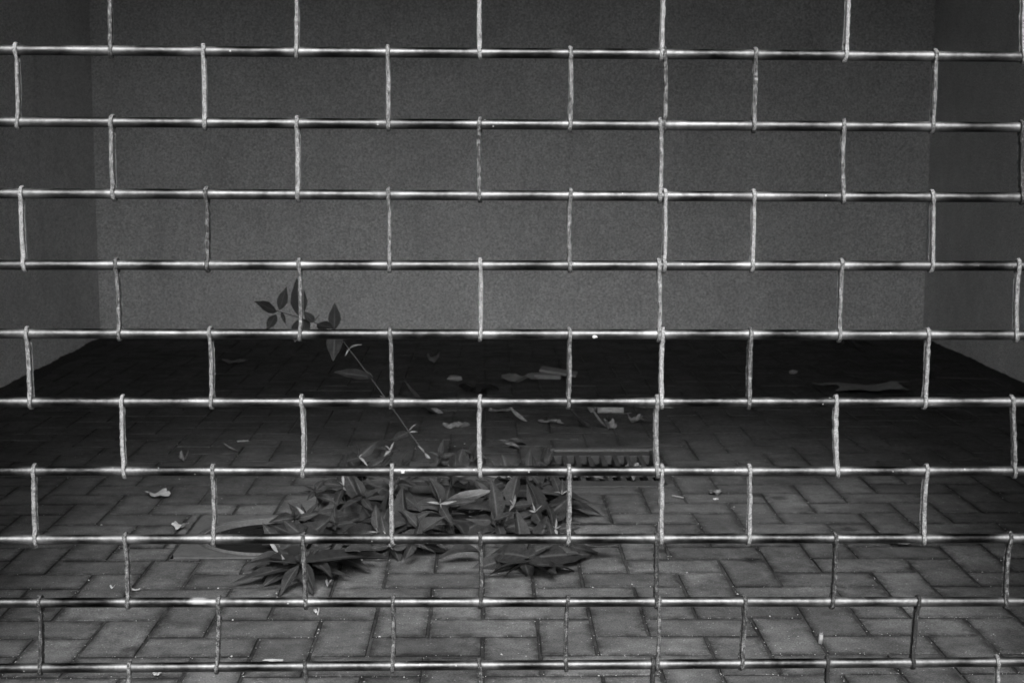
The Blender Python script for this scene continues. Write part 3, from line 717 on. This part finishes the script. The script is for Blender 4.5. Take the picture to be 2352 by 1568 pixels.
scrap(365, 1140, .052, .055, 'crumpled pale paper scrap on the paving left of the weeds', rot=.5, crumple=.10)
scrap(413, 1214, .036, .03, 'small folded pale scrap at the left corner of the concrete collar', rot=-.3, curl=.35)
deadleaf(528, 1038, .05, 'thin curled dead leaf on the shaded paving above the pale scrap', DRY, rot=1.35, droop=-.4, wid=.12)
stick(545, 1016, 572, 1015, .0022, 'short thin stick lying behind the curled dead leaf', mat=WOOD)
scrap(423, 1058, .022, .03, 'tiny upright grey scrap on the shaded paving at left', PAPERD, curl=.8, crumple=.3)
scrap(540, 836, .10, .07, 'long flat grey scrap deep in the shade left of the tall stem', PAPERD, rot=.1, crumple=.1)
# flattened carton sleeve
p = ground_at(1262, 868); ca = tag(empty('flattened_carton', (p.x, p.y, 0)), 'flattened pale carton with a raised flap in the deep shade', 'carton', 'litter on the paving')
c1_ = MB().bbox(-.075, .045, -.03, .03, 0, .018, .003).build('body', CARD, ca); c1_.rotation_euler.z = -.06
c2_ = MB().bbox(-.065, .085, -.032, .032, 0, .010, .002).build('flap', CARD, ca, loc=(.028, .03, .019)); c2_.rotation_euler = (.1, .14, -.16)
scrap(1192, 878, .13, .10, 'dull flattened wrapper just left of the pale carton', FILMG, 'flat_wrapper', 'wrapper', rot=.1, crumple=.16)
stone(1044, 874, .024, 'pale rounded lump in the shade left of the carton', STONE, .5)
scrap(996, 834, .05, .05, 'small pale curled scrap farthest back on the left of the lump', PAPERD, curl=.5, crumple=.3)
scrap(1098, 902, .135, .09, 'black crumpled wrapper lying flat between the pale lump and the carton', FILMD, 'black_wrapper', 'wrapper', rot=.05, curl=.05, crumple=.2)
p = ground_at(962, 955)
deadleaf(962, 955, .13, 'large dark curled dead leaf beside the arching stem', DRYD, rot=1.45, droop=-.9, wid=.24, roll=.5, z=.01)
deadleaf(1003, 951, .05, 'pale shrivelled leaf tip against the large dark leaf', DRY, rot=1.2, droop=-.3, wid=.2, roll=-.5)
# white paper roll
p = ground_at(1402, 949); ro = tag(empty('paper_roll', (p.x, p.y, 0)), 'short white paper roll with a crumpled end on the paving behind the drain', 'paper roll', 'litter on the paving')
MB().tube([(-.045, 0, .0115), (-.02, 0, .0117), (.01, 0, .0115), (.046, 0, .0118)], [.0108, .0112, .011, .0114], 14).build('roll', PAPER, ro, True)
o = link('crumpled_end', sheet_mesh(.035, .04, 33, PAPERD, .9, .5), ro, loc=(-.063, 0, .002)); 
o = link('loose_edge', sheet_mesh(.075, .022, 34, PAPERD, .1, .1), ro, loc=(.032, -.016, .001))
stick(1469, 936, 1547, 939, .0035, 'straight pale stick crossing behind the doubled links', 'wooden_stick', 'stick')
deadleaf(1190, 969, .065, 'arched dead leaf, leftmost of the row behind the drain', DRY, rot=1.2, droop=-.9, wid=.16, roll=-.3)
scrap(1262, 973, .08, .035, 'shiny bent foil wrapper in the row of litter behind the drain', PAPERD, 'foil_wrapper', 'wrapper', rot=-.05, curl=.08, crumple=.2)
deadleaf(1330, 985, .085, 'dark crumpled leaf between the foil wrapper and the ring-shaped leaf', DRYD, rot=1.7, droop=-1.0, wid=.3, roll=.4)
deadleaf(1372, 983, .07, 'ring-shaped curled leaf, rightmost of the row behind the drain', DRY, rot=1.4, droop=-1.3, wid=.18, roll=.2)
scrap(1400, 987, .03, .035, 'small grey tatter touching the ring-shaped leaf', PAPERD, curl=.5, crumple=.4, rot=.6)
scrap(1458, 972, .045, .035, 'small pale flake left of the doubled links', PAPERD, curl=.3, crumple=.3)
deadleaf(1482, 974, .05, 'small dark leaf beside the pale flake', DRYD, rot=1.5, droop=-.3)
scrap(1152, 946, .085, .05, 'dull torn wrapper in front of the black crumpled wrapper', FILMG, 'torn_wrapper', 'wrapper', rot=.1)
deadleaf(1164, 1023, .055, 'pale pointed dead leaf at the left end of the drain frame', DRY, rot=1.8, droop=-.2, wid=.16)
deadleaf(1176, 1032, .05, 'pale broad dead leaf just in front of the pointed one', DRY, rot=1.3, droop=-.2, wid=.3)
deadleaf(1192, 1024, .05, 'small black leaf right of the pale pointed leaf', DRYD, rot=1.5, droop=-.3, wid=.3)
scrap(1048, 1052, .075, .035, 'pale ragged dry leaf lying on top of the weeds near the drain', DRY, 'ragged_leaf', 'leaf', rot=-.1, z=.09, crumple=.3)
deadleaf(1376, 1104, .045, 'pale leaf lodged on the front slots of the drain', DRY, rot=1.55, droop=-.2, wid=.2, z=.002)
scrap(1455, 1103, .035, .03, 'grey fluff at the right front corner of the drain', PAPERD, 'fluff_tuft', 'debris', curl=.5, crumple=.6)
scrap(1055, 1206, .036, .038, 'white torn paper square under the middle weed', PAPER, rot=.2, curl=.1, crumple=.1, z=.012, ragged=.1)
scrap(1226, 1214, .028, .032, 'white folded scrap under the rightmost bushy weed', PAPER, rot=-.5, curl=.5, crumple=.2, z=.012)
scrap(1145, 1216, .032, .03, 'pale shred beside the foot of the speckled weed', PAPERD, rot=.3, curl=.3, crumple=.3, z=.01)
deadleaf(1956, 821, .13, 'black mound of wet leaf in the far right of the shade', DRYD, rot=1.5, droop=-.9, wid=.4, z=.02)
stone(1821, 858, .014, 'small pale stone, farther of two near the right of the shade')
scrap(1885, 885, .055, .045, 'pale wedge-shaped chip, nearer of two in the right shade', CARD, 'chip', 'debris', curl=.05, crumple=.08)
scrap(2003, 900, .27, .15, 'large dull torn plastic sheet in the shade at right', FILMG, 'plastic_sheet', 'plastic', rot=-.15, curl=.04, crumple=.09, ragged=.45)
deadleaf(1972, 873, .09, 'black curled strip behind the torn plastic sheet', DRYD, rot=1.5, droop=-.1, wid=.1)
stick(2150, 868, 2290, 872, .0007, 'long thin pale straw near the right wall', 'straw', 'straw')
scrap(2072, 1253, .045, .028, 'small bent pale scrap on the lit paving at right', PAPERD, rot=-.15, curl=.3, crumple=.25)
stick(1544, 1141, 1570, 1146, .0022, 'short pale twig right of the doubled links below the drain', 'twig', 'stick')
scrap(1642, 1137, .03, .03, 'ragged seed head of pale bits right of the twig', PAPERD, 'seed_bits', 'debris', curl=.15, crumple=.2)
stone(1644, 1148, .006, 'tiny white pebble just in front of the ragged seed bits')
p = ground_at(1884, 1474); bt = tag(empty('cigarette_butt', (p.x, p.y, 0)), 'stubby pale cigarette end standing in a joint at lower right', 'cigarette end', 'litter on the paving')
MB().tube([(0, 0, -.002), (.001, 0, .008), (.0015, .001, .015)], [.0042, .0044, .0041], 12).build('filter', WOOD, bt, True)
MB().tube([(.0015, .001, .0151), (.0018, .001, .018)], [.004, .0034], 12).build('tip', PAPERD, bt, True)
scrap(727, 1412, .011, .010, 'white crumb on the near paving below the low weed', PAPER, 'crumb', 'debris', curl=.6, crumple=.6)
scrap(361, 1551, .014, .016, 'white triangular chip at the bottom edge of the picture', PAPER, 'chip', 'debris', curl=.2)
scrap(628, 1518, .034, .010, 'bright flat sliver on the near paving at lower left', PAPER, 'sliver', 'debris', curl=.05, crumple=.05)
scrap(755, 1348, .012, .026, 'white curled shred at the right of the low spreading weed', PAPER, 'shred', 'debris', curl=.5, crumple=.4)
scrap(258, 1352, .010, .010, 'tiny white fleck on the paving at far lower left', PAPER, 'fleck', 'debris', curl=.5)
scrap(312, 1357, .018, .010, 'small white splinter just right of the tiny fleck at lower left', PAPER, 'splinter', 'debris', curl=.3)
